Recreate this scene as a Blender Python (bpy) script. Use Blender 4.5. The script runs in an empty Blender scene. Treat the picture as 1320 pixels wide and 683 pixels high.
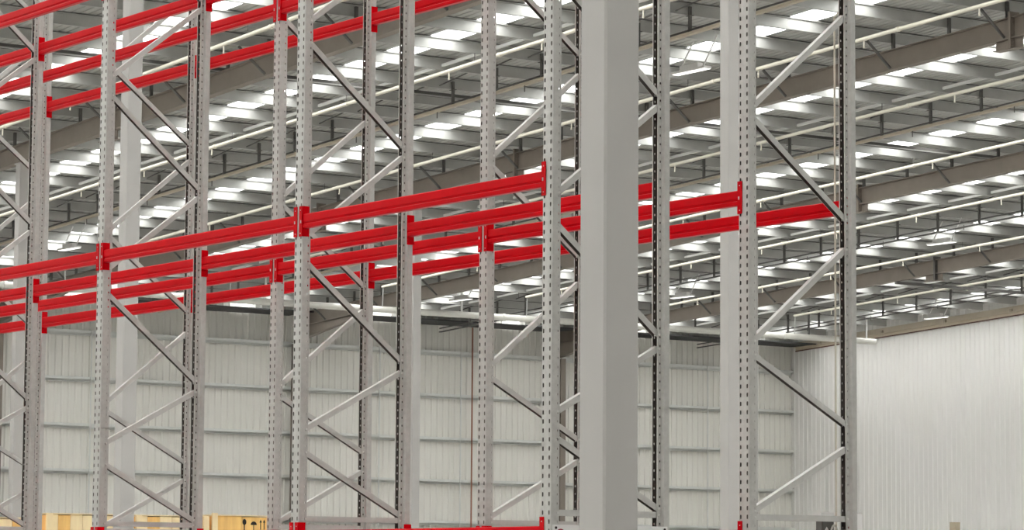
import bpy, math, random
from mathutils import Vector, Matrix
random.seed(7)
SC = bpy.context.scene
COL = SC.collection
SKY_LOW, SKY_HIGH = 1.5, 18.0    # overcast sky: dim towards the horizon, bright overhead
EYE = 1.55                      # camera height above the floor (m)

# ------------------------------------------------------------------ materials
def nodes_of(m):
    m.use_nodes = True
    nt = m.node_tree
    return nt, nt.nodes, nt.links, nt.nodes['Principled BSDF']

def mat(name, col, rough=.5, metal=0.0, var=0.0, scale=8.0, bump=0.0, bscale=60.0, coat=0.0, stretch=None, spec=None):
    m = bpy.data.materials.new(name)
    nt, N, L, b = nodes_of(m)
    b.inputs['Base Color'].default_value = (*col, 1)
    b.inputs['Roughness'].default_value = rough
    b.inputs['Metallic'].default_value = metal
    if coat: b.inputs['Coat Weight'].default_value = coat; b.inputs['Coat Roughness'].default_value = .12
    if spec is not None: b.inputs['Specular IOR Level'].default_value = spec
    tc = N.new('ShaderNodeTexCoord')
    mp = N.new('ShaderNodeMapping')
    L.new(tc.outputs['Object'], mp.inputs['Vector'])
    if stretch: mp.inputs['Scale'].default_value = stretch
    if var:
        t = N.new('ShaderNodeTexNoise'); t.inputs['Scale'].default_value = scale; t.inputs['Detail'].default_value = 5
        L.new(mp.outputs['Vector'], t.inputs['Vector'])
        r = N.new('ShaderNodeValToRGB')
        r.color_ramp.elements[0].position = .3; r.color_ramp.elements[1].position = .7
        r.color_ramp.elements[0].color = (*[c * (1 - var) for c in col], 1)
        r.color_ramp.elements[1].color = (*[min(1, c * (1 + var)) for c in col], 1)
        L.new(t.outputs['Fac'], r.inputs['Fac']); L.new(r.outputs['Color'], b.inputs['Base Color'])
    if bump:
        t2 = N.new('ShaderNodeTexNoise'); t2.inputs['Scale'].default_value = bscale; t2.inputs['Detail'].default_value = 3
        L.new(mp.outputs['Vector'], t2.inputs['Vector'])
        bp = N.new('ShaderNodeBump'); bp.inputs['Strength'].default_value = bump; bp.inputs['Distance'].default_value = .004
        L.new(t2.outputs['Fac'], bp.inputs['Height']); L.new(bp.outputs['Normal'], b.inputs['Normal'])
    return m

def emit_mat(name, col, strength):
    m = bpy.data.materials.new(name)
    nt, N, L, b = nodes_of(m)
    b.inputs['Base Color'].default_value = (*col, 1)
    b.inputs['Emission Color'].default_value = (*col, 1)
    b.inputs['Emission Strength'].default_value = strength
    return m

M = {}
M['galv'] = mat('galvanised_steel', (.555, .545, .525), .42, .35, .07, 30, .12, 220)
M['galv_dark'] = mat('galvanised_brace', (.60, .59, .57), .42, .3, .06, 20)
M['bolt'] = mat('zinc_bolt', (.72, .71, .69), .3, .7)
M['red'] = mat('red_powder_coat', (.60, .0005, .006), .28, 0, .03, 6, spec=.06)
M['paint'] = mat('grey_column_paint', (.47, .455, .44), .55, 0, .025, 3)
M['rafter'] = mat('brown_grey_primer', (.235, .20, .17), .6, 0, .08, 2.5)
M['purlin'] = mat('purlin_galvanised', (.43, .43, .415), .4, .3, .06, 3)
M['sheet'] = mat('roof_sheet_underside', (.44, .44, .42), .5, .1, .06, .8, stretch=(.15, 1, 1))
M['cream'] = mat('cream_pipe_paint', (.60, .565, .48), .4, 0, .03, 5)
M['whitepipe'] = mat('white_pipe_paint', (.74, .73, .68), .35, 0, .03, 5)
M['cladpale'] = mat('wall_cladding_pale', (.81, .80, .775), .5, 0, .01, .5)
M['darkbrown'] = mat('dark_brown_flashing', (.12, .06, .045), .6)
M['eave'] = mat('dark_eave_lining', (.05, .05, .05), .7)
M['tanlight'] = mat('light_tan_primer', (.58, .51, .41), .55, 0, .05, 3)
M['clad'] = mat('wall_cladding', (.75, .735, .69), .5, 0, .012, .5)
M['girt'] = mat('wall_girt_galvanised', (.68, .69, .67), .4, .3, .05, 3)
M['tan'] = mat('tan_primer', (.46, .40, .31), .55, 0, .06, 3)
M['inner'] = mat('inner_steel_shade', (.13, .112, .10), .6, 0, .1, 20)
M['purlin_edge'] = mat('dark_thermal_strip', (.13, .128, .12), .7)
M['barwhite'] = mat('pale_bar_paint', (.72, .72, .70), .45)
M['dark'] = mat('dark_steel', (.12, .115, .108), .6, 0, .1, 4)
M['concrete'] = mat('concrete_floor', (.44, .43, .41), .5, 0, .08, .5, .05, 30)
M['wood'] = mat('crate_timber', (.97, .57, .19), .6, 0, .14, 3.0, stretch=(1, 2.5, .5))
M['woodpale'] = mat('pale_timber', (.97, .76, .46), .6, 0, .10, 5, stretch=(1, 1, .3))
M['ink'] = mat('black_print', (.02, .015, .012), .8)
M['white'] = mat('white_board', (.80, .79, .78), .4)
M['beige'] = mat('beige_timber', (.42, .36, .26), .6, 0, .1, 8)
M['redprint'] = mat('red_print', (.35, .02, .05), .5)
M['pinkprint'] = mat('pink_print', (.62, .36, .38), .5)
M['rustpipe'] = mat('red_brown_conduit', (.32, .15, .10), .6)
M['lamp'] = emit_mat('lamp_lens', (1, .99, .96), 1.7)

def skylight_material():
    m = bpy.data.materials.new('translucent_skylight_sheet')
    m.use_nodes = True
    nt = m.node_tree; N = nt.nodes; L = nt.links
    for n in list(N): N.remove(n)
    out = N.new('ShaderNodeOutputMaterial')
    tr = N.new('ShaderNodeBsdfTransparent'); tr.inputs['Color'].default_value = (.93, .95, .95, 1)
    tl = N.new('ShaderNodeBsdfTranslucent'); tl.inputs['Color'].default_value = (.93, .95, .95, 1)
    df = N.new('ShaderNodeBsdfDiffuse'); df.inputs['Color'].default_value = (.85, .86, .85, 1)
    nz = N.new('ShaderNodeTexNoise'); nz.inputs['Scale'].default_value = .6
    mr = N.new('ShaderNodeMapRange'); mr.inputs['To Min'].default_value = .22; mr.inputs['To Max'].default_value = .36
    L.new(nz.outputs['Fac'], mr.inputs['Value'])
    a = N.new('ShaderNodeMixShader'); L.new(mr.outputs['Result'], a.inputs['Fac'])
    L.new(tr.outputs[0], a.inputs[1]); L.new(tl.outputs[0], a.inputs[2])
    b = N.new('ShaderNodeMixShader'); b.inputs['Fac'].default_value = .08
    L.new(a.outputs[0], b.inputs[1]); L.new(df.outputs[0], b.inputs[2])
    L.new(b.outputs[0], out.inputs['Surface'])
    return m
M['skylight'] = skylight_material()

# ------------------------------------------------------------------ mesh helpers
class MB:
    def __init__(s): s.v = []; s.f = []; s.mi = []; s.cur = 0
    def quad(s, *pts):
        n = len(s.v); s.v.extend([tuple(q) for q in pts]); s.f.append(tuple(range(n, n + len(pts)))); s.mi.append(s.cur)
    def box(s, x0, x1, y0, y1, z0, z1, slope=0.0, bev=0.0):
        # slope: dz/dx shear along x; bev: chamfer of the four edges along the longest axis
        if bev:
            d = [x1 - x0, y1 - y0, z1 - z0]; ax = d.index(max(d))
            lo = [x0, y0, z0]; hi = [x1, y1, z1]; a, b = [i for i in range(3) if i != ax]
            prof = [(lo[a] + bev, lo[b]), (hi[a] - bev, lo[b]), (hi[a], lo[b] + bev), (hi[a], hi[b] - bev),
                    (hi[a] - bev, hi[b]), (lo[a] + bev, hi[b]), (lo[a], hi[b] - bev), (lo[a], lo[b] + bev)]
            n = len(s.v)
            for e in (lo[ax], hi[ax]):
                for q in prof:
                    c = [0, 0, 0]; c[ax] = e; c[a], c[b] = q; c[2] += slope * c[0]; s.v.append(tuple(c))
            for i in range(8): s.f.append((n + i, n + (i + 1) % 8, n + 8 + (i + 1) % 8, n + 8 + i)); s.mi.append(s.cur)
            s.f.append(tuple(n + i for i in reversed(range(8)))); s.f.append(tuple(n + 8 + i for i in range(8))); s.mi += [s.cur] * 2
            return
        n = len(s.v)
        for x in (x0, x1):
            for y in (y0, y1):
                for z in (z0, z1): s.v.append((x, y, z + slope * x))
        for f in ((0, 1, 3, 2), (4, 6, 7, 5), (0, 4, 5, 1), (2, 3, 7, 6), (0, 2, 6, 4), (1, 5, 7, 3)):
            s.f.append(tuple(n + i for i in f)); s.mi.append(s.cur)
    def tube(s, a, b, r, seg=10):
        a = Vector(a); b = Vector(b); d = (b - a).normalized()
        u = d.orthogonal().normalized(); w = d.cross(u); n = len(s.v)
        for p in (a, b):
            for k in range(seg):
                t = 2 * math.pi * k / seg; s.v.append(tuple(p + u * math.cos(t) * r + w * math.sin(t) * r))
        for k in range(seg): s.f.append((n + k, n + (k + 1) % seg, n + seg + (k + 1) % seg, n + seg + k)); s.mi.append(s.cur)
        s.f.append(tuple(n + k for k in reversed(range(seg)))); s.f.append(tuple(n + seg + k for k in range(seg))); s.mi += [s.cur] * 2
    def path(s, pts, r, seg=8):
        for a, b in zip(pts[:-1], pts[1:]): s.tube(a, b, r, seg)
    def bar(s, a, b, prof, side, mats=None):
        # closed profile [(n, x)] swept from a to b; 'side' is the x axis of the profile, n is normal to bar and side
        a = Vector(a); b = Vector(b); d = (b - a).normalized(); sx = Vector(side).normalized()
        nn = d.cross(sx).normalized()
        if nn.z < 0: nn = -nn
        n = len(s.v); k = len(prof)
        for p in (a, b):
            for q in prof: s.v.append(tuple(p + nn * q[0] + sx * q[1]))
        for i in range(k): s.f.append((n + i, n + (i + 1) % k, n + k + (i + 1) % k, n + k + i)); s.mi.append(mats[i] if mats else s.cur)
        s.f.append(tuple(n + i for i in reversed(range(k)))); s.f.append(tuple(n + k + i for i in range(k))); s.mi += [s.cur] * 2
    def extrude_x(s, prof, x0, x1, slope=0.0):
        n = len(s.v); k = len(prof)
        for x in (x0, x1):
            for (y, z) in prof: s.v.append((x, y, z + slope * x))
        for i in range(k): s.f.append((n + i, n + (i + 1) % k, n + k + (i + 1) % k, n + k + i)); s.mi.append(s.cur)
        s.f.append(tuple(n + i for i in reversed(range(k)))); s.f.append(tuple(n + k + i for i in range(k))); s.mi += [s.cur] * 2
    def disc(s, c, r, nrm, t=.003, seg=12):
        c = Vector(c); n = Vector(nrm).normalized(); s.tube(c - n * t, c + n * t, r, seg)
    def mesh(s, name, mats):
        me = bpy.data.meshes.new(name); me.from_pydata(s.v, [], s.f)
        for m in (mats if isinstance(mats, (list, tuple)) else [mats]): me.materials.append(m)
        for p, i in zip(me.polygons, s.mi): p.material_index = i
        return me
    def build(s, name, mats, parent=None, fix=True):
        me = s.mesh(name, mats)
        if fix:
            import bmesh
            bm = bmesh.new(); bm.from_mesh(me); bmesh.ops.recalc_face_normals(bm, faces=bm.faces); bm.to_mesh(me); bm.free()
        return link(name, me, parent)

def link(name, data, parent=None, loc=None, rz=0):
    o = bpy.data.objects.new(name, data); COL.objects.link(o)
    if parent is not None: o.parent = parent
    if loc is not None: o.location = loc
    if rz: o.rotation_euler.z = rz
    return o

def tag(o, label, cat, group=None, kind='thing'):
    o['label'] = label; o['category'] = cat; o['kind'] = kind
    if group: o['group'] = group
    return o

def empty(name, loc, rz=0):
    o = link(name, None, None, loc, rz); o.empty_display_size = .2
    return o

ORD = ['first', 'second', 'third', 'fourth', 'fifth', 'sixth', 'seventh', 'eighth', 'ninth', 'tenth', 'eleventh', 'twelfth',
       'thirteenth', 'fourteenth', 'fifteenth', 'sixteenth', 'seventeenth', 'eighteenth', 'nineteenth', 'twentieth',
       'twenty-first', 'twenty-second', 'twenty-third', 'twenty-fourth', 'twenty-fifth', 'twenty-sixth', 'twenty-seventh',
       'twenty-eighth', 'twenty-ninth', 'thirtieth', 'thirty-first', 'thirty-second', 'thirty-third', 'thirty-fourth', 'thirty-fifth']

STRUCT_LABEL = {'floor': ('grey concrete warehouse floor under the racks', 'floor'), 'ceiling': ('grey ribbed metal roof sheeting between the skylight strips', 'roof'),
    'wall_back': ('ribbed cream metal wall with girt rails behind the racks', 'wall'), 'wall_right': ('pale ribbed metal gable wall at the right', 'wall'),
    'wall_left': ('plain metal side wall out of view at the left', 'wall'), 'wall_front': ('plain metal end wall behind the viewer', 'wall'),
    'trim_1': ('dark eave lining deepened to shade the top of the back wall', 'trim'), 'trim_2': ('tan rake angle along the sloping top of the right hand wall', 'trim')}
def struct(o):
    o['kind'] = 'structure'
    if o.name.startswith('window_'):
        k = int(o.name.split('_')[1]) - 1
        o['label'] = 'bright translucent roof skylight strip, %s counted from the left side wall' % ORD[k]; o['category'] = 'skylight'
    elif o.name in STRUCT_LABEL: o['label'], o['category'] = STRUCT_LABEL[o.name]
    return o

# ------------------------------------------------------------------ layout (m)
BAY = 2.68; DEPTH = .8205; GAP = .576
SL = .049                        # roof slope, rising towards +X
def RB(x): return 12.42 + EYE + SL * x     # rafter underside
def RT(x): return 12.86 + EYE + SL * x     # rafter top
def PB(x): return 13.01 + EYE + SL * x     # purlin underside
def RS(x): return 13.27 + EYE + SL * x     # roof sheet
XW = -77.9                       # back wall inner face
YG = 67.0                        # gable wall inner face
ROW = lambda j: -.07 + 11.18 * j

# ------------------------------------------------------------------ setting
mb = MB(); mb.box(-78.6, 40, -40, 67.6, -.2, 0); struct(mb.build('floor', M['concrete']))

def ribs_path(a0, a1, pitch, pan, rise):
    # trapezoid rib profile along a: list of (a, h)
    out = []; a = a0
    while a < a1 - 1e-6:
        e = min(a + pitch, a1)
        out.append((a, 0))
        for q, h in ((pan, 0), (pan + (pitch - pan) * .3, rise), (pan + (pitch - pan) * .7, rise)):
            if a + q < e: out.append((a + q, h))
        a = e
    out.append((a1, 0))
    return out

def wall_x(name, X, y0, y1, z0, z1, pitch, mt):
    # wall in the plane x = X, ribs run up; ribs stand out to +X
    m = MB(); pr = ribs_path(y0, y1, pitch, pitch * .62, .028)
    for (a, h), (b, k) in zip(pr[:-1], pr[1:]):
        m.quad((X + h, a, z0), (X + k, b, z0), (X + k, b, z1), (X + h, a, z1))
    m.box(X - .16, X - .10, y0, y1, z0, z1)
    return struct(m.build(name, mt, fix=False))

def wall_y(name, Y, x0, x1, z0, pitch, mt):
    m = MB(); pr = ribs_path(x0, x1, pitch, pitch * .62, .028)
    for (a, h), (b, k) in zip(pr[:-1], pr[1:]):
        m.quad((b, Y - k, z0), (a, Y - h, z0), (a, Y - h, RS(a) - .02), (b, Y - k, RS(b) - .02))
    n = len(m.v)
    m.quad((x0, Y + .14, z0), (x1, Y + .14, z0), (x1, Y + .14, RS(x1)), (x0, Y + .14, RS(x0)))
    return struct(m.build(name, mt, fix=False))

wall_x('wall_back', XW, -34, YG + .1, 0, RS(XW) - .02, .25, M['clad'])
wall_y('wall_right', YG, XW, 34, 0, .25, M['cladpale'])
def wall_plain(name, x0, x1, y0, y1):
    m = MB(); n = 0
    for x, y in ((x0, y0), (x1, y0), (x1, y1), (x0, y1)): m.v.append((x, y, 0))
    for x, y in ((x0, y0), (x1, y0), (x1, y1), (x0, y1)): m.v.append((x, y, RS(x) - .02))
    m.f += [(0, 3, 2, 1), (4, 5, 6, 7), (0, 1, 5, 4), (1, 2, 6, 5), (2, 3, 7, 6), (3, 0, 4, 7)]; m.mi += [0] * 6
    return struct(m.build(name, M['clad']))
wall_plain('wall_left', XW, 34, -34.12, -34)
wall_plain('wall_front', 33.9, 34.0, -34, YG)

# skylight strips (near and far edge in Y)
STRIPS = [(-31.0, -30.28), (-25.4, -24.68), (-19.8, -19.08), (-14.2, -13.48), (-8.5, -7.78), (-2.9, -2.18), (2.75, 3.47), (8.4, 9.12), (14.0, 14.72), (19.6, 20.32), (25.2, 25.92), (30.66, 31.4), (36.1, 36.84), (42.3, 43.03), (47.9, 48.63), (53.45, 54.2), (59.05, 59.8), (64.6, 65.3)]
X0, X1 = XW - .1, 34.0
XS = 17.0                        # skylight strips cut short here, out of view, to darken +X faces
def roof_strip(m, y0, y1, X0=X0, X1=X1):
    pr = ribs_path(y0, y1, .19, .13, .03)
    for (a, h), (b, k) in zip(pr[:-1], pr[1:]):
        m.quad((X0, a, RS(X0) + h), (X1, a, RS(X1) + h), (X1, b, RS(X1) + k), (X0, b, RS(X0) + k))
m = MB(); y = -34.0
for a, b in STRIPS: roof_strip(m, y, a); roof_strip(m, a, b, XS, X1); y = b
roof_strip(m, y, YG + .12)
struct(m.build('ceiling', M['sheet'], fix=False))
for n, (a, b) in enumerate(STRIPS):
    m = MB(); roof_strip(m, a - .02, b + .02, X0, XS)
    for i in range(len(m.v)): m.v[i] = (m.v[i][0], m.v[i][1], m.v[i][2] + .004)
    struct(m.build('window_%d' % (n + 1), M['skylight'], fix=False))

# dark eave closure, deepened to shade the top of the back wall, and the rake angle along the gable wall
m = MB(); cuts = [-34] + [q for j in range(1, 6) for q in (ROW(j) - .13, ROW(j) + .13)] + [YG - .05]
for a, b in zip(cuts[0::2], cuts[1::2]): m.box(XW + .03, XW + 1.7, a, b, 9.03 + EYE, 9.07 + EYE)
struct(m.build('trim_1', M['eave']))
m = MB()
m.extrude_x([(YG - .05, 12.77 + EYE), (YG - .19, 12.77 + EYE), (YG - .19, 12.79 + EYE), (YG - .07, 12.79 + EYE), (YG - .07, 12.99 + EYE), (YG - .05, 12.99 + EYE)], XW + .35, -18, SL)
m.cur = 1; m.box(XW + .35, -18, YG - .08, YG - .05, 12.63 + EYE, 12.67 + EYE, SL); m.cur = 0; m.box(XW + .35, -18, YG - .06, YG - .05, 12.67 + EYE, 12.77 + EYE, SL); m.cur = 2
for k in range(17):
    x = -76 + k * 3.42; m.box(x, x + .09, YG - .16, YG - .06, 12.76 + EYE, 12.9 + EYE, SL)
struct(m.build('trim_2', [M['tanlight'], M['darkbrown'], M['tan']]))

# ------------------------------------------------------------------ pallet racking
H_UP = 7.05
def upright_mesh():
    m = MB()
    def strip(p0, p1, z0=0, z1=H_UP): m.quad((*p0, z0), (*p1, z0), (*p1, z1), (*p0, z1))
    def holed(p0, p1, hw, hh, top=.7):
        # strip of cells 50 mm tall with a six-sided hole each
        n = int(H_UP / .05); w = math.dist(p0, p1)
        def P(t, z): return (p0[0] + (p1[0] - p0[0]) * t, p0[1] + (p1[1] - p0[1]) * t, z)
        for k in range(n):
            z0 = k * .05; zc = z0 + .025; z1 = z0 + .05; a = hw / w
            o = [P(0, z0), P(1, z0), P(1, zc), P(1, z1), P(0, z1), P(0, zc)]
            i = [P(.5 - a * .75, zc - hh), P(.5 + a * .75, zc - hh), P(.5 + a, zc + hh * .2), P(.5 + a * top, zc + hh), P(.5 - a * top, zc + hh), P(.5 - a, zc + hh * .2)]
            b = len(m.v); m.v.extend(o + i)
            for q in range(6):
                m.f.append((b + q, b + (q + 1) % 6, b + 6 + (q + 1) % 6, b + 6 + q)); m.mi.append(m.cur)
        strip(p0, p1, n * .05, H_UP)
    for lay in (0, 1):                 # outer coated skin, then an inner skin coloured dark as shade, 2 mm inside it
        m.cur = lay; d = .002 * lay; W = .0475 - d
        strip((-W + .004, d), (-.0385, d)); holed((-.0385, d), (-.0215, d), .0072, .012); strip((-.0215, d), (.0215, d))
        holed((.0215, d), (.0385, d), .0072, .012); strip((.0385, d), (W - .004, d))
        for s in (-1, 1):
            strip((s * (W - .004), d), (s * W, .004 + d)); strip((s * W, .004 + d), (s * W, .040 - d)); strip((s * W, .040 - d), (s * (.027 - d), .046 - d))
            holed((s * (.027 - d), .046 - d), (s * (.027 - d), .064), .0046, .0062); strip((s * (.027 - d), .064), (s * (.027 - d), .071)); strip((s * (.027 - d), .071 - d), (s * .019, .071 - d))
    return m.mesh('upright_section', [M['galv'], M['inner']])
UP = upright_mesh()

def foot_mesh():
    m = MB(); m.box(-.075, .075, -.04, .12, 0, .008)
    for x in (-.062, .062): m.tube((x, -.02, .008), (x, -.02, .03), .008)
    m.box(-.05, .05, .0, .006, .008, .06)
    return m.mesh('foot_plate_shape', M['galv_dark'])
FOOT = foot_mesh()

CH = [(.017, -.018), (.017, .018), (-.017, .018), (-.017, .0155), (.0145, .0155), (.0145, -.0155), (-.017, -.0155), (-.017, -.018)]
def brace_mesh(yf, zf, yr, zr, name):
    m = MB(); d = Vector((0, yr - yf, zr - zf)).normalized()
    m.bar((0, yf, zf), (0, yr, zr), CH, (1, 0, 0), (0, 0, 0, 2, 2, 2, 0, 0))  # inner faces of the channel coloured dark for their shade
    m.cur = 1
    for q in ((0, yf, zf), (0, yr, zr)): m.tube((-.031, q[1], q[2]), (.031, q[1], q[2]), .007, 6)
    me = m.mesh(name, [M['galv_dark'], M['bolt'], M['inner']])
    return me
YF, YR = .060, DEPTH - .060
# brace nodes, eye-relative: pairs (height at the starting side, height at the other side)
ZIG = [(-.27, .33), (.41, .785), (1.31, .93), (1.39, 1.965), (2.69, 2.145), (2.76, 3.36), (4.05, 3.50), (4.12, 4.72), (5.40, 4.86)]
LOWZ = [(-.95, -.35)]
HOR = [.375, 5.44, -1.32]
def frame_braces(mirror):
    out = []
    for a, b in ZIG + LOWZ:
        if (a, b) == (-.27, .33): a, b = -.27, .30
        zf, zr = (b, a) if not mirror else (a, b)
        out.append(('diagonal_brace', brace_mesh(YF, zf + EYE, YR, zr + EYE, 'diagonal_brace_shape')))
    for h in HOR: out.append(('horizontal_brace', brace_mesh(YF, h + EYE, YR, h + EYE, 'horizontal_brace_shape')))
    return out
BR = {1: frame_braces(False), 2: frame_braces(True)}
ROWY = {1: 0.0, 2: DEPTH + GAP}
ROWNAME = {1: 'near rack row', 2: 'far rack row'}
FRAME_AT = ['at the open end', 'second from the open end', 'third from the open end', 'fourth from the open end', 'fifth from the open end', 'sixth from the open end']
for row in (1, 2):
    for i in range(6):
        X = -BAY * i
        fr = empty('rack_upright', (X, ROWY[row], 0))
        tag(fr, 'galvanised upright frame with diagonal braces, %s of the %s' % (FRAME_AT[i], ROWNAME[row]), 'rack upright', 'galvanised rack upright frames')
        link('post', UP, fr); link('post', UP, fr, (0, DEPTH, 0), math.pi)
        link('foot_plate', FOOT, fr); link('foot_plate', FOOT, fr, (0, DEPTH, 0), math.pi)
        for nm, me in BR[row]: link(nm, me, fr)

# beams: origin at the left upright's centre line, front face plane, beam mid height
LB = BAY - .095 - .009
def beam_body_mesh():
    m = MB(); h = .0445; r = .008
    half = [(r - r * math.sin(t), -h + r - r * math.cos(t)) for t in [k * math.pi / 8 for k in range(5)]]
    half += [(.0, -.024), (.0015, -.0205), (.007, -.017), (.007, -.009), (.0015, -.0055), (.0, -.002)]
    half += [(r - r * math.cos(t), h - r + r * math.sin(t)) for t in [k * math.pi / 8 for k in range(5)]]
    pr = half + [(.046 - a, b) for a, b in reversed(half)]
    m.extrude_x(pr, -LB / 2, LB / 2)
    return m.mesh('beam_body_shape', M['red'])
def connector_mesh(s):
    m = MB(); xo = s * (LB / 2); xe = s * (BAY / 2 - .0490)
    x0, x1 = sorted((xo, xe))
    m.box(x0, x1, -.006, .047, -.095, .095)
    a, b = sorted((xo, xe + s * .036)); m.box(a, b, -.006, -.0015, -.095, .095)
    m.cur = 1
    for z in (-.075, .07): m.disc((xe + s * .018, -.006, z), .0035, (0, 1, 0), .002, 8)
    m.box(xe + s * .012 - .004, xe + s * .012 + .004, -.009, -.006, -.012, .006)
    return m.mesh('end_connector_shape', [M['red'], M['galv_dark']])
BB = beam_body_mesh(); CN = {-1: connector_mesh(-1), 1: connector_mesh(1)}
LV = {1: ('low level', .257), 2: ('middle level', 2.2234), 3: ('top level', 4.1298)}
BAYN = ['end bay', 'second bay', 'third bay', 'fourth bay', 'fifth bay']
def beam(row, side, lv, b):
    xc = -BAY * (b + .5); y = ROWY[row] + (0 if side == 'f' else DEPTH)
    e = empty('rack_beam', (xc, y, LV[lv][1] + EYE), 0 if side == 'f' else math.pi)
    tag(e, 'red step beam at the %s, %s of the %s, %s' % (LV[lv][0], 'front' if side == 'f' else 'rear', ROWNAME[row], BAYN[b]), 'rack beam', 'red rack beams')
    link('beam_body', BB, e)
    for s in (-1, 1): link('end_connector', CN[s], e)
for row in (1, 2):
    for side in 'fr':
        for lv in (1, 2, 3):
            for b in range(5):
                if row == 1 and side == 'f' and b == 4: continue
                beam(row, side, lv, b)

# white load sign on the end of the near row
m = MB(); m.box(.0505, .0545, .008, .80, -.20 + EYE, .309 + EYE)
sg = m.build('load_sign', M['white'])
tag(sg, 'white load sign board fixed across the rack end behind the big grey column', 'sign')
m = MB()
for y, z in ((.03, .292), (.78, .292), (.03, -.18), (.78, -.18)): m.disc((.0545, y, z + EYE), .008, (1, 0, 0), .002)
m.build('rivet', M['ink'], sg)
m = MB(); m.disc((.0545, .062, .255 + EYE), .032, (1, 0, 0), .0008, 20); m.build('red_disc', M['redprint'], sg)
m = MB(); m.box(.0545, .0552, .11, .70, .268 + EYE, .278 + EYE); m.build('pink_line', M['pinkprint'], sg)

# small dark box with its cable on the far row end frame
yb = ROWY[2] + DEPTH
b = empty('control_box', (-.07, 2.06, .20 + EYE))
tag(b, 'small dark control box with white lid at the foot of the rearmost end upright', 'box')
m = MB(); m.box(-.04, .02, -.035, .06, 0, .175, bev=.006); m.build('housing', M['dark'], b)
m = MB(); m.box(-.045, .03, -.05, .045, .182, .212); m.build('lid', M['white'], b)
m = MB(); m.quad((.021, .0, .13), (.021, .028, .095), (.021, .0, .06), (.021, -.028, .095)); m.box(.0195, .0205, -.01, .01, .085, .105); m.build('sticker', M['white'], b)
m = MB(); m.path([(.03, .05 + .03 * math.cos(t), .05 + .09 * math.sin(t)) for t in [k * math.pi / 8 for k in range(9)]], .006); m.build('hose', M['whitepipe'], b)
c = MB(); c.tube((-.30, 2.35, 0), (-.30, 2.35, 3.43 + EYE), .006, 6)
c.tube((-.30, 2.35, 3.43 + EYE), (-.04, 2.235, 3.47 + EYE), .006, 6)
tag(c.build('cable', M['cream']), 'thin cream cable hanging behind the rearmost end upright', 'cable')

# ------------------------------------------------------------------ building columns
def column(X, Y, label, w=.23):
    e = empty('steel_column', (X, Y, 0)); tag(e, label, 'column', 'grey building columns')
    zt = RB(X) - .02; h = w / 2
    m = MB(); m.box(-h, h, -h, h, .02, zt - .03, bev=.012); m.build('shaft', M['paint'], e)
    m = MB(); m.box(-.2, .2, -.2, .2, 0, .02)
    for sx in (-.16, .16):
        for sy in (-.16, .16): m.tube((sx, sy, .02), (sx, sy, .06), .014, 6)
    m.build('base_plate', M['paint'], e)
    m = MB(); m.box(-.16, .16, -.13, .13, zt - .03, zt); m.build('cap_plate', M['paint'], e)
column(.67, -.07, 'large light grey square column standing close at the rack end')
column(-26.1, ROW(1), 'pale grey square column behind the third frame of the near row')
column(-26.1, ROW(2), 'pale grey square column beside the end upright of the far row')
column(-52.88, ROW(2), 'slim distant grey column near the far left end of the racks')
column(-52.88, ROW(3), 'slim distant grey column seen right beside the second frame of the near row')
column(-52.88, ROW(5), 'distant grey column out to the right under the lowest rafter')
column(-52.88, ROW(4), 'distant grey column hidden mostly behind the end upright of the far row')

# ------------------------------------------------------------------ roof steel
PX = [-44.8 - 1.71 * k for k in range(-13, 19)]
PX = [x for x in PX if -76.6 < x < -23]
PX.sort()
for n, x in enumerate(PX):
    m = MB(); zb = PB(x); y0, y1 = 4.0, YG - .22
    t = .012
    # Z section: web, lower flange towards the camera side, upper flange away from it
    for (xa, xb, za, zc) in ((x - t / 2, x + t / 2, zb, zb + .235), (x - .075, x, zb, zb + t), (x, x + .055, zb + .235 - t, zb + .235)):
        m.box(xa, xb, y0, y1, za, zc)
    m.cur = 1; m.box(x - .03, x + .056, y0, y1, zb + .2355, zb + .252)  # dark strip painted in for the shade along the upper flange
    tag(m.build('roof_purlin', [M['purlin'], M['purlin_edge']]), 'galvanised roof purlin, %s up the slope from the back wall' % ORD[n], 'purlin', 'galvanised purlins under the roof sheets')

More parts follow.
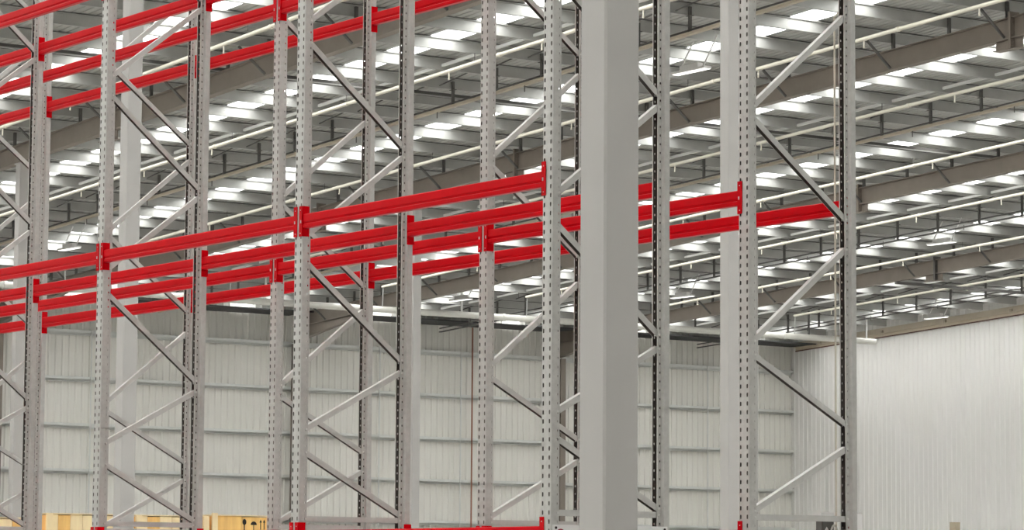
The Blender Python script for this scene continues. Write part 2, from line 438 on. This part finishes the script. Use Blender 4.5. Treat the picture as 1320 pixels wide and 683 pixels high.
RAFTER_LABEL = {1: 'brown roof rafter over the column behind the third near-row frame', 2: 'brown roof rafter crossing the upper left between the red top beams',
                3: 'brown roof rafter crossing the middle of the roof behind the end frame',
                4: 'brown roof rafter ending at the back wall column behind the second frames', 5: 'brown roof rafter lowest and nearest the right hand wall'}
SPLICE = {2: [-48.3], 3: [-30.9, -48.3, -57.6], 4: [-48.3], 5: [-57.5], 1: [-48.3]}
for j in range(1, 6):
    Y = ROW(j); xa, xb = XW + .22, -18.0
    e = empty('roof_rafter', (0, Y, 0)); tag(e, RAFTER_LABEL[j], 'rafter', 'brown steel roof rafters')
    m = MB(); hb = 12.42 + EYE; ht = 12.86 + EYE
    m.extrude_x([(-.1, hb), (.1, hb), (.1, hb + .018), (-.1, hb + .018)], xa, xb, SL)
    m.extrude_x([(-.1, ht - .018), (.1, ht - .018), (.1, ht), (-.1, ht)], xa, xb, SL)
    m.extrude_x([(-.007, hb + .018), (.007, hb + .018), (.007, ht - .018), (-.007, ht - .018)], xa, xb, SL)
    m.build('rafter_beam', M['rafter'], e)
    m = MB()                                        # haunch at the wall column
    pts = [(xa, RB(xa)), (-72.6, RB(-72.6)), (xa, RB(xa) - .52)]
    for y0, y1, dz in ((-.007, .007, 0),):
        n = len(m.v)
        for yy in (y0, y1): m.v += [(p[0], yy, p[1]) for p in pts]
        m.f += [(n, n + 1, n + 2), (n + 5, n + 4, n + 3), (n, n + 3, n + 4, n + 1), (n + 1, n + 4, n + 5, n + 2), (n + 2, n + 5, n + 3, n)]; m.mi += [0] * 5
    m.bar((xa, 0, RB(xa) - .52), (-72.6, 0, RB(-72.6) - .009), [(-.008, -.1), (-.008, .1), (.008, .1), (.008, -.1)], (0, 1, 0))
    m.build('haunch', M['rafter'], e)
    for x in SPLICE[j]:
        m = MB()
        m.box(x - .03, x + .03, -.13, .13, RB(x) - .20, RT(x) + .10)
        for zz in (RB(x) - .14, RB(x) - .06, RB(x) + .1, RB(x) + .3):
            for yy in (-.08, .08): m.tube((x - .05, yy, zz), (x + .05, yy, zz), .015, 6)
        m.build('splice_plate', M['rafter'] if j < 5 else M['dark'], e)
        m = MB(); m.box(x - .5, x + .26, -.012, .012, RB(x) - .2, RB(x)); m.box(x - .5, x + .26, -.1, .1, RB(x) - .215, RB(x) - .2); m.build('splice_bracket', M['rafter'], e)
    for k, x in enumerate(PX):
        m = MB(); m.box(x + .0075, x + .07, -.03, .03, RT(x) + .004, PB(x) + .20); m.build('cleat', M['dark'], e)
        if k % 2 == 0:
            m = MB()
            m.tube((x + .03, -.72, PB(x) - .03), (x + .03, -.085, RB(x) + .045), .030, 6)
            m.build('fly_brace', M['dark'], e)

# wall columns with the rafters at the back wall
for j, lab in ((3, 'dark steel wall column on the back wall left of the near frames'), (4, 'dark brown steel wall column at the foot of the rafter haunch'), (5, 'dark steel wall column behind the big grey column')):
    m = MB(); Y = ROW(j); zt = RB(XW + .52) - .58
    m.box(XW + .21, XW + .225, Y - .11, Y + .11, 0, zt); m.box(XW + .50, XW + .515, Y - .11, Y + .11, 0, zt); m.box(XW + .225, XW + .50, Y - .006, Y + .006, 0, zt)
    tag(m.build('wall_column', M['rafter']), lab, 'column', 'dark steel wall columns')

# intermediate tan bridging beams half way between the rafters
for j, y, lab in ((2, ROW(2) + 5.75, 'tan bridging beam in the skylight gap above the near row'), (3, ROW(3) + 5.75, 'tan bridging beam in the upper right of the roof'),
                  (4, ROW(4) + 5.8, 'tan bridging beam beside a line of bright skylights at right'), (5, ROW(5) + 6.2, 'tan bridging beam running just above the right hand wall')):
    e = empty('bridging_beam', (0, y, 0)); tag(e, lab, 'bridging beam', 'tan bridging beams between rafters')
    low = M['tan'] if j < 4 else M['dark']
    lo, hi = ((12.60, 12.655), (12.69, 12.712)) if j < 4 else ((12.52, 12.55), (12.65, 12.68))
    m = MB(); m.box(XW + .5, -20, -.05, .05, lo[0] + EYE, lo[1] + EYE, SL); m.build('lower_rail', low, e)
    m = MB(); m.box(XW + .5, -20, -.03, .03, hi[0] + EYE, hi[1] + EYE, SL); m.build('upper_rail', M['dark'], e)
    for k, x in enumerate(PX):
        m = MB(); m.box(x + .0075, x + .06, -.03, .03, lo[1] + EYE + SL * x, PB(x) + .17); m.box(x - .06, x + .12, -.04, .04, PB(x) - .024, PB(x) - .012); m.build('hanger_plate', M['dark'], e)
        if k % 2: m = MB(); m.tube((x - .6, 0, 12.60 + EYE + SL * (x - .6)), (x - .6, 0, 12.46 + EYE + SL * (x - .6)), .012, 6); m.build('drop_pin', M['dark'], e)

m = MB(); xs = -43.5; zb = PB(xs) - .118
m.box(xs - .06, xs + .06, 6.0, YG - .25, zb + .004, zb + .10)
m.cur = 1
for q in (-.075, .061): m.box(xs + q, xs + q + .014, 6.0, YG - .25, zb, zb + .03)
tag(m.build('roof_strut', [M['dark'], M['purlin']]), 'dark longitudinal roof strut crossing over the brown rafters', 'strut', 'dark longitudinal roof struts')
m = MB(); xs = -59.3; zb = RB(xs) - .10
m.box(xs - .05, xs + .05, ROW(5) - .1, YG - .2, zb, zb + .085)
tag(m.build('roof_strut', M['dark']), 'dark strut between the lowest rafter and the right hand wall', 'strut', 'dark longitudinal roof struts')

# sag rods between purlins, one line per half bay
for j in (1, 2, 3, 4, 5):
    y = ROW(j) + 5.4; m = MB()
    for a, b in zip(PX[:-1], PX[1:]):
        m.tube((a + .02, y - .0, PB(a) + .05), (b - .02, y, PB(b) + .18), .016, 6)
    tag(m.build('sag_rod', M['dark']), 'dark line of sag rods between purlins in the %s roof bay counted from the left' % ORD[j - 1], 'sag rod', 'sag rods between purlins')

# sprinkler pipes running up the slope
pz = 12.80
PIPES = [(20.8, 'left of the rafter at upper left'), (26.3, 'crossing the roof above the second frames'), (32.0, 'just in front of the middle rafter'), (37.7, 'at upper right beyond the end frame'),
         (43.3, 'in front of the rafter that meets the back wall column'), (48.95, 'right of the end frame at mid height'), (54.6, 'just in front of the lowest rafter'), (60.5, 'closest to the right hand wall')]
for y, lab in PIPES:
    xa, xb = (-69.96, -20)
    e = empty('sprinkler_pipe', (0, y, 0)); tag(e, 'cream sprinkler branch pipe %s' % lab, 'pipe', 'cream sprinkler branch pipes')
    m = MB(); m.tube((xa, 0, pz + EYE + SL * xa), (xb, 0, pz + EYE + SL * xb), .042, 10)
    x = xa + 1.2
    while x < xb: m.tube((x, 0, pz + EYE + SL * x), (x + .09, 0, pz + EYE + SL * (x + .09)), .054, 10); x += 6
    m.build('pipe_run', M['cream'], e)
    x = xa + 2.0
    while x < xb:
        z = pz + EYE + SL * x; m = MB(); m.tube((x, 0, z - .03), (x, 0, z - .16), .016, 6); m.tube((x, 0, z - .16), (x, 0, z - .19), .022, 8); m.build('sprinkler_head', M['cream'], e); x += 3.42
    for k, px in enumerate(PX):
        if k % 3 == 0: m = MB(); z = pz + EYE + SL * px; m.tube((px + .04, 0, z + .03), (px + .04, 0, PB(px) - .004), .008, 6); m.build('hanger_rod', M['dark'], e)
# pale bridging bars beside some of the pipes
for y, lab in ((26.6, 'above the second frames'), (38.0, 'at upper right'), (49.25, 'right of the end frame'), (60.4, 'nearest the right hand wall')):
    m = MB()
    for a, b in zip(PX[:-1], PX[1:]): m.box(a + .08, b - .02, y - .03, y + .03, 13.05 + EYE, 13.11 + EYE, SL)
    tag(m.build('bridging_bar', M['barwhite']), 'pale broken bridging bar between purlins %s' % lab, 'bridging bar', 'pale bridging bars between purlins')

# large main pipe parallel with the back wall
e = empty('main_pipe', (-70, 0, 8.645 + EYE)); tag(e, 'large white sprinkler main pipe running along under the roof at the back wall', 'pipe')
m = MB(); m.tube((0, -8, 0), (0, 64.3, 0), .105, 16)
for y in range(-6, 64, 6): m.tube((0, y, 0), (0, y + .12, 0), .125, 16)
m.build('pipe_run', M['whitepipe'], e)
for y in (10.2, 16.0, 27.6, 39.0, 46.4, 51.3, 56.1, 61.2, 63.9):
    m = MB(); m.box(-.02, .02, y - .03, y + .03, .1, PB(-70) - 8.645 - EYE + .01); m.build('pipe_hanger', M['dark'] if y in (56.1, 61.2, 27.6) else M['white'], e)
for y, lab in PIPES:
    m = MB(); m.tube((.05, y, .05), (.1, y, pz - SL * 69.9 - 8.645 - .046), .018, 8); m.build('riser', M['purlin'], e)

# lamps under the roof
for (x, y, lab) in ((-36.2, 29.4, 'white linear lamp hanging beside the pale column at upper right of the big column'), (-52.0, 50.95, 'white linear lamp hanging to the right of the end frame above the lowest rafter'),
                    (-65.2, 62.85, 'white linear lamp at the top edge of the right hand wall'), (-64.7, 51.4, 'white linear lamp low between the big column and the end upright of the far row'),
                    (-68.4, 45.3, 'white linear lamp just above the main pipe near the second frames'), (-64.1, 29.2, 'white linear lamp in the roof at far left between two frames')):
    z = 12.30 + EYE + SL * x
    e = empty('ceiling_lamp', (x, y, z)); tag(e, lab, 'lamp', 'white linear roof lamps')
    m = MB(); m.box(-.55, .55, -.10, .10, .0, .05, bev=.01); m.box(-.30, .30, -.07, .07, .05, .15, bev=.008); m.build('lamp_body', M['white'], e)
    m = MB(); m.box(-.53, .53, -.08, .08, -.012, -.001); m.build('lamp_lens', M['lamp'], e)
    for s in (-1, 1): m = MB(); m.tube((s * .4, 0, .05), (s * .4 + .25, .18, PB(x) - z - .02 + SL * s * .4), .016, 6); m.build('suspension_wire', M['white'], e)

# ------------------------------------------------------------------ back wall girts and rods
for n, (h, lab) in enumerate(((8.03, 'topmost girt rail on the back wall'), (6.50, 'second girt rail from the top on the back wall'), (4.97, 'third girt rail from the top on the back wall'),
                              (3.48, 'fourth girt rail from the top on the back wall'), (2.02, 'lowest girt rail in view on the back wall'), (.5, 'girt rail low on the back wall below eye level'))):
    m = MB(); z = h + EYE
    m.box(XW + .03, XW + .2, -33.9, YG - .04, z + .07, z + .085); m.box(XW + .03, XW + .045, -33.9, YG - .04, z - .085, z + .07); m.box(XW + .185, XW + .2, -33.9, YG - .04, z - .005, z + .07)
    m.box(XW + .03, XW + .11, -33.9, YG - .04, z - .085, z - .07)
    tag(m.build('girt_rail', M['girt']), 'galvanised ' + lab, 'girt', 'galvanised girts on the back wall')  # horizontal girt fixed to the back wall
for y, lab in ((36.9, 'left of the dark wall column'), (48.13, 'behind the second frame of the far row'), (51.55, 'left of the red brown conduit'), (62.74, 'left of the pale column')):
    m = MB(); m.box(XW + .203, XW + .235, y - .02, y + .02, .5 + EYE, 8.1 + EYE)
    tag(m.build('bridging_rail', M['girt']), 'thin vertical bridging bar on the back wall %s' % lab, 'bridging bar', 'vertical bars tying the wall girts')  # upright bridging bar tying the girts together
m = MB(); m.tube((XW + .24, 52.02, 0), (XW + .24, 52.02, 9.0 + EYE), .03, 8)
tag(m.build('conduit', M['rustpipe']), 'thin red brown vertical conduit on the back wall', 'conduit')

# ------------------------------------------------------------------ timber crates behind the racks
def crate(x, y, w, d, top, label, post_first=False, marks=False, nboards=5, mixed=True):
    e = empty('timber_crate', (x, y, 0)); tag(e, label, 'crate', 'timber crates behind the racks')
    m = MB()
    m.box(-d, -.02, .02, w - .02, .12, top - .02); m.build('crate_body', M['wood'], e)
    bw = w / nboards
    for k in range(nboards): m = MB(); m.box(-.02, 0, k * bw + .004, (k + 1) * bw - .004, .12, top - .005 - .012 * (k % 2)); m.build('side_board', M['woodpale' if mixed and k % 3 != 1 else 'wood'], e)
    for z in (.12, 1.3): m = MB(); m.box(.0005, .025, 0, w, z, z + .14); m.build('rail', M['wood'], e)
    for k, yy in enumerate((0, w - .12)):
        m = MB(); m.box(0.001, .045, yy, yy + .12, .1, top + (.05 if (post_first and k == 0) else 0)); m.build('corner_batten', M['woodpale'], e)
    m = MB(); m.box(-d, .03, 0, w, top, top + .018); m.build('lid', M['woodpale'], e)
    for yy in (.05, w / 2 - .05, w - .15): m = MB(); m.box(-d, 0, yy, yy + .1, 0, .12); m.build('skid', M['woodpale'], e)
    if marks:
        zc = top - .17; X = .001
        m = MB()                                                   # wine glass, umbrella, two arrows
        yc = w * .545
        m.box(X, X + .002, yc - .012, yc + .012, zc - .11, zc + .02); m.box(X, X + .002, yc - .04, yc + .04, zc - .12, zc - .105)
        m.quad(*[(X + .002, yc + .045 * math.cos(t), zc + .055 + .06 * math.sin(t)) for t in [2 * math.pi * k / 14 for k in range(14)]])
        m.build('fragile_mark', M['ink'], e)
        m = MB(); yc = w * .70
        m.quad(*([(X + .002, yc + .07 * math.cos(t), zc + .07 * math.sin(t)) for t in [math.pi * k / 10 for k in range(11)]]))
        m.box(X, X + .002, yc - .008, yc + .008, zc - .11, zc); m.box(X, X + .002, yc - .03, yc, zc - .12, zc - .105)
        m.build('umbrella_mark', M['ink'], e)
        m = MB(); yc = w * .845
        for s in (-.04, .04):
            m.box(X, X + .002, yc + s - .010, yc + s + .010, zc - .09, zc + .06)
            m.quad((X + .002, yc + s - .028, zc + .05), (X + .002, yc + s + .028, zc + .05), (X + .002, yc + s, zc + .11))
        m.box(X, X + .002, yc - .065, yc + .065, zc - .12, zc - .10)
        m.build('arrows_mark', M['ink'], e)
    return e
CZ = 1.225 + EYE
crate(-39.3, 14.55, 1.45, 1.0, CZ - .12, 'pale timber crate at the far left edge behind the racks', nboards=5)
crate(-39.4, 16.45, 1.80, 1.0, CZ - .02, 'timber crate with upright boards left of the third near-row frame', nboards=7)
crate(-39.4, 18.35, 1.60, 1.0, CZ - .02, 'timber crate behind the pale column and the third near-row frame', nboards=6)
crate(-39.4, 20.02, 1.36, 1.0, CZ + .01, 'orange timber crate printed with black handling symbols', post_first=True, marks=True, nboards=2, mixed=False)

# posts on the floor at right
m = MB(); m.box(-6.56, -6.49, 7.90, 7.99, 0, .6 + EYE, bev=.01); m.box(-6.62, -6.43, 7.84, 8.05, 0, .012)
tag(m.build('white_post', M['white']), 'white post standing right of the rearmost end upright', 'post')
m = MB(); m.box(-8.62, -8.54, 10.97, 11.05, 0, .6 + EYE, bev=.008); m.box(-8.70, -8.46, 10.89, 11.13, 0, .012)
tag(m.build('timber_post', M['beige']), 'short beige post standing before the right hand wall', 'post')

# ------------------------------------------------------------------ light and camera
w = bpy.data.worlds.new('overcast_sky'); SC.world = w; w.use_nodes = True
bg = w.node_tree.nodes['Background']
bg.inputs['Color'].default_value = (1, .983, .955, 1)
WN = w.node_tree.nodes; WL = w.node_tree.links
tc = WN.new('ShaderNodeTexCoord'); sx = WN.new('ShaderNodeSeparateXYZ'); mr = WN.new('ShaderNodeMapRange')
WL.new(tc.outputs['Generated'], sx.inputs['Vector']); WL.new(sx.outputs['Z'], mr.inputs['Value'])
mr.inputs['From Min'].default_value = .0; mr.inputs['From Max'].default_value = .55
mr.inputs['To Min'].default_value = SKY_LOW; mr.inputs['To Max'].default_value = SKY_HIGH
WL.new(mr.outputs['Result'], bg.inputs['Strength'])

cam = bpy.data.cameras.new('camera'); co = bpy.data.objects.new('camera', cam); COL.objects.link(co)
cam.sensor_fit = 'HORIZONTAL'; cam.sensor_width = 36; cam.lens = 3998.4 / 1320 * 36; cam.clip_end = 400
fw = Vector((-.81705, .56759, .10133)); rt = Vector((.57108, .82087, .00672)); up = Vector((.07937, -.06336, .99483))
R = Matrix((rt, up, -fw)).transposed()
co.matrix_world = Matrix.Translation((13.8969, -9.8904, EYE)) @ R.to_4x4()
SC.camera = co

SC.view_settings.view_transform = 'Standard'; SC.view_settings.look = 'None'; SC.view_settings.gamma = 1
SC.view_settings.use_curve_mapping = False; SC.view_settings.exposure = -.40
SC.cycles.use_denoising = True
SC.cycles.max_bounces = 10; SC.cycles.diffuse_bounces = 6; SC.cycles.transparent_max_bounces = 12
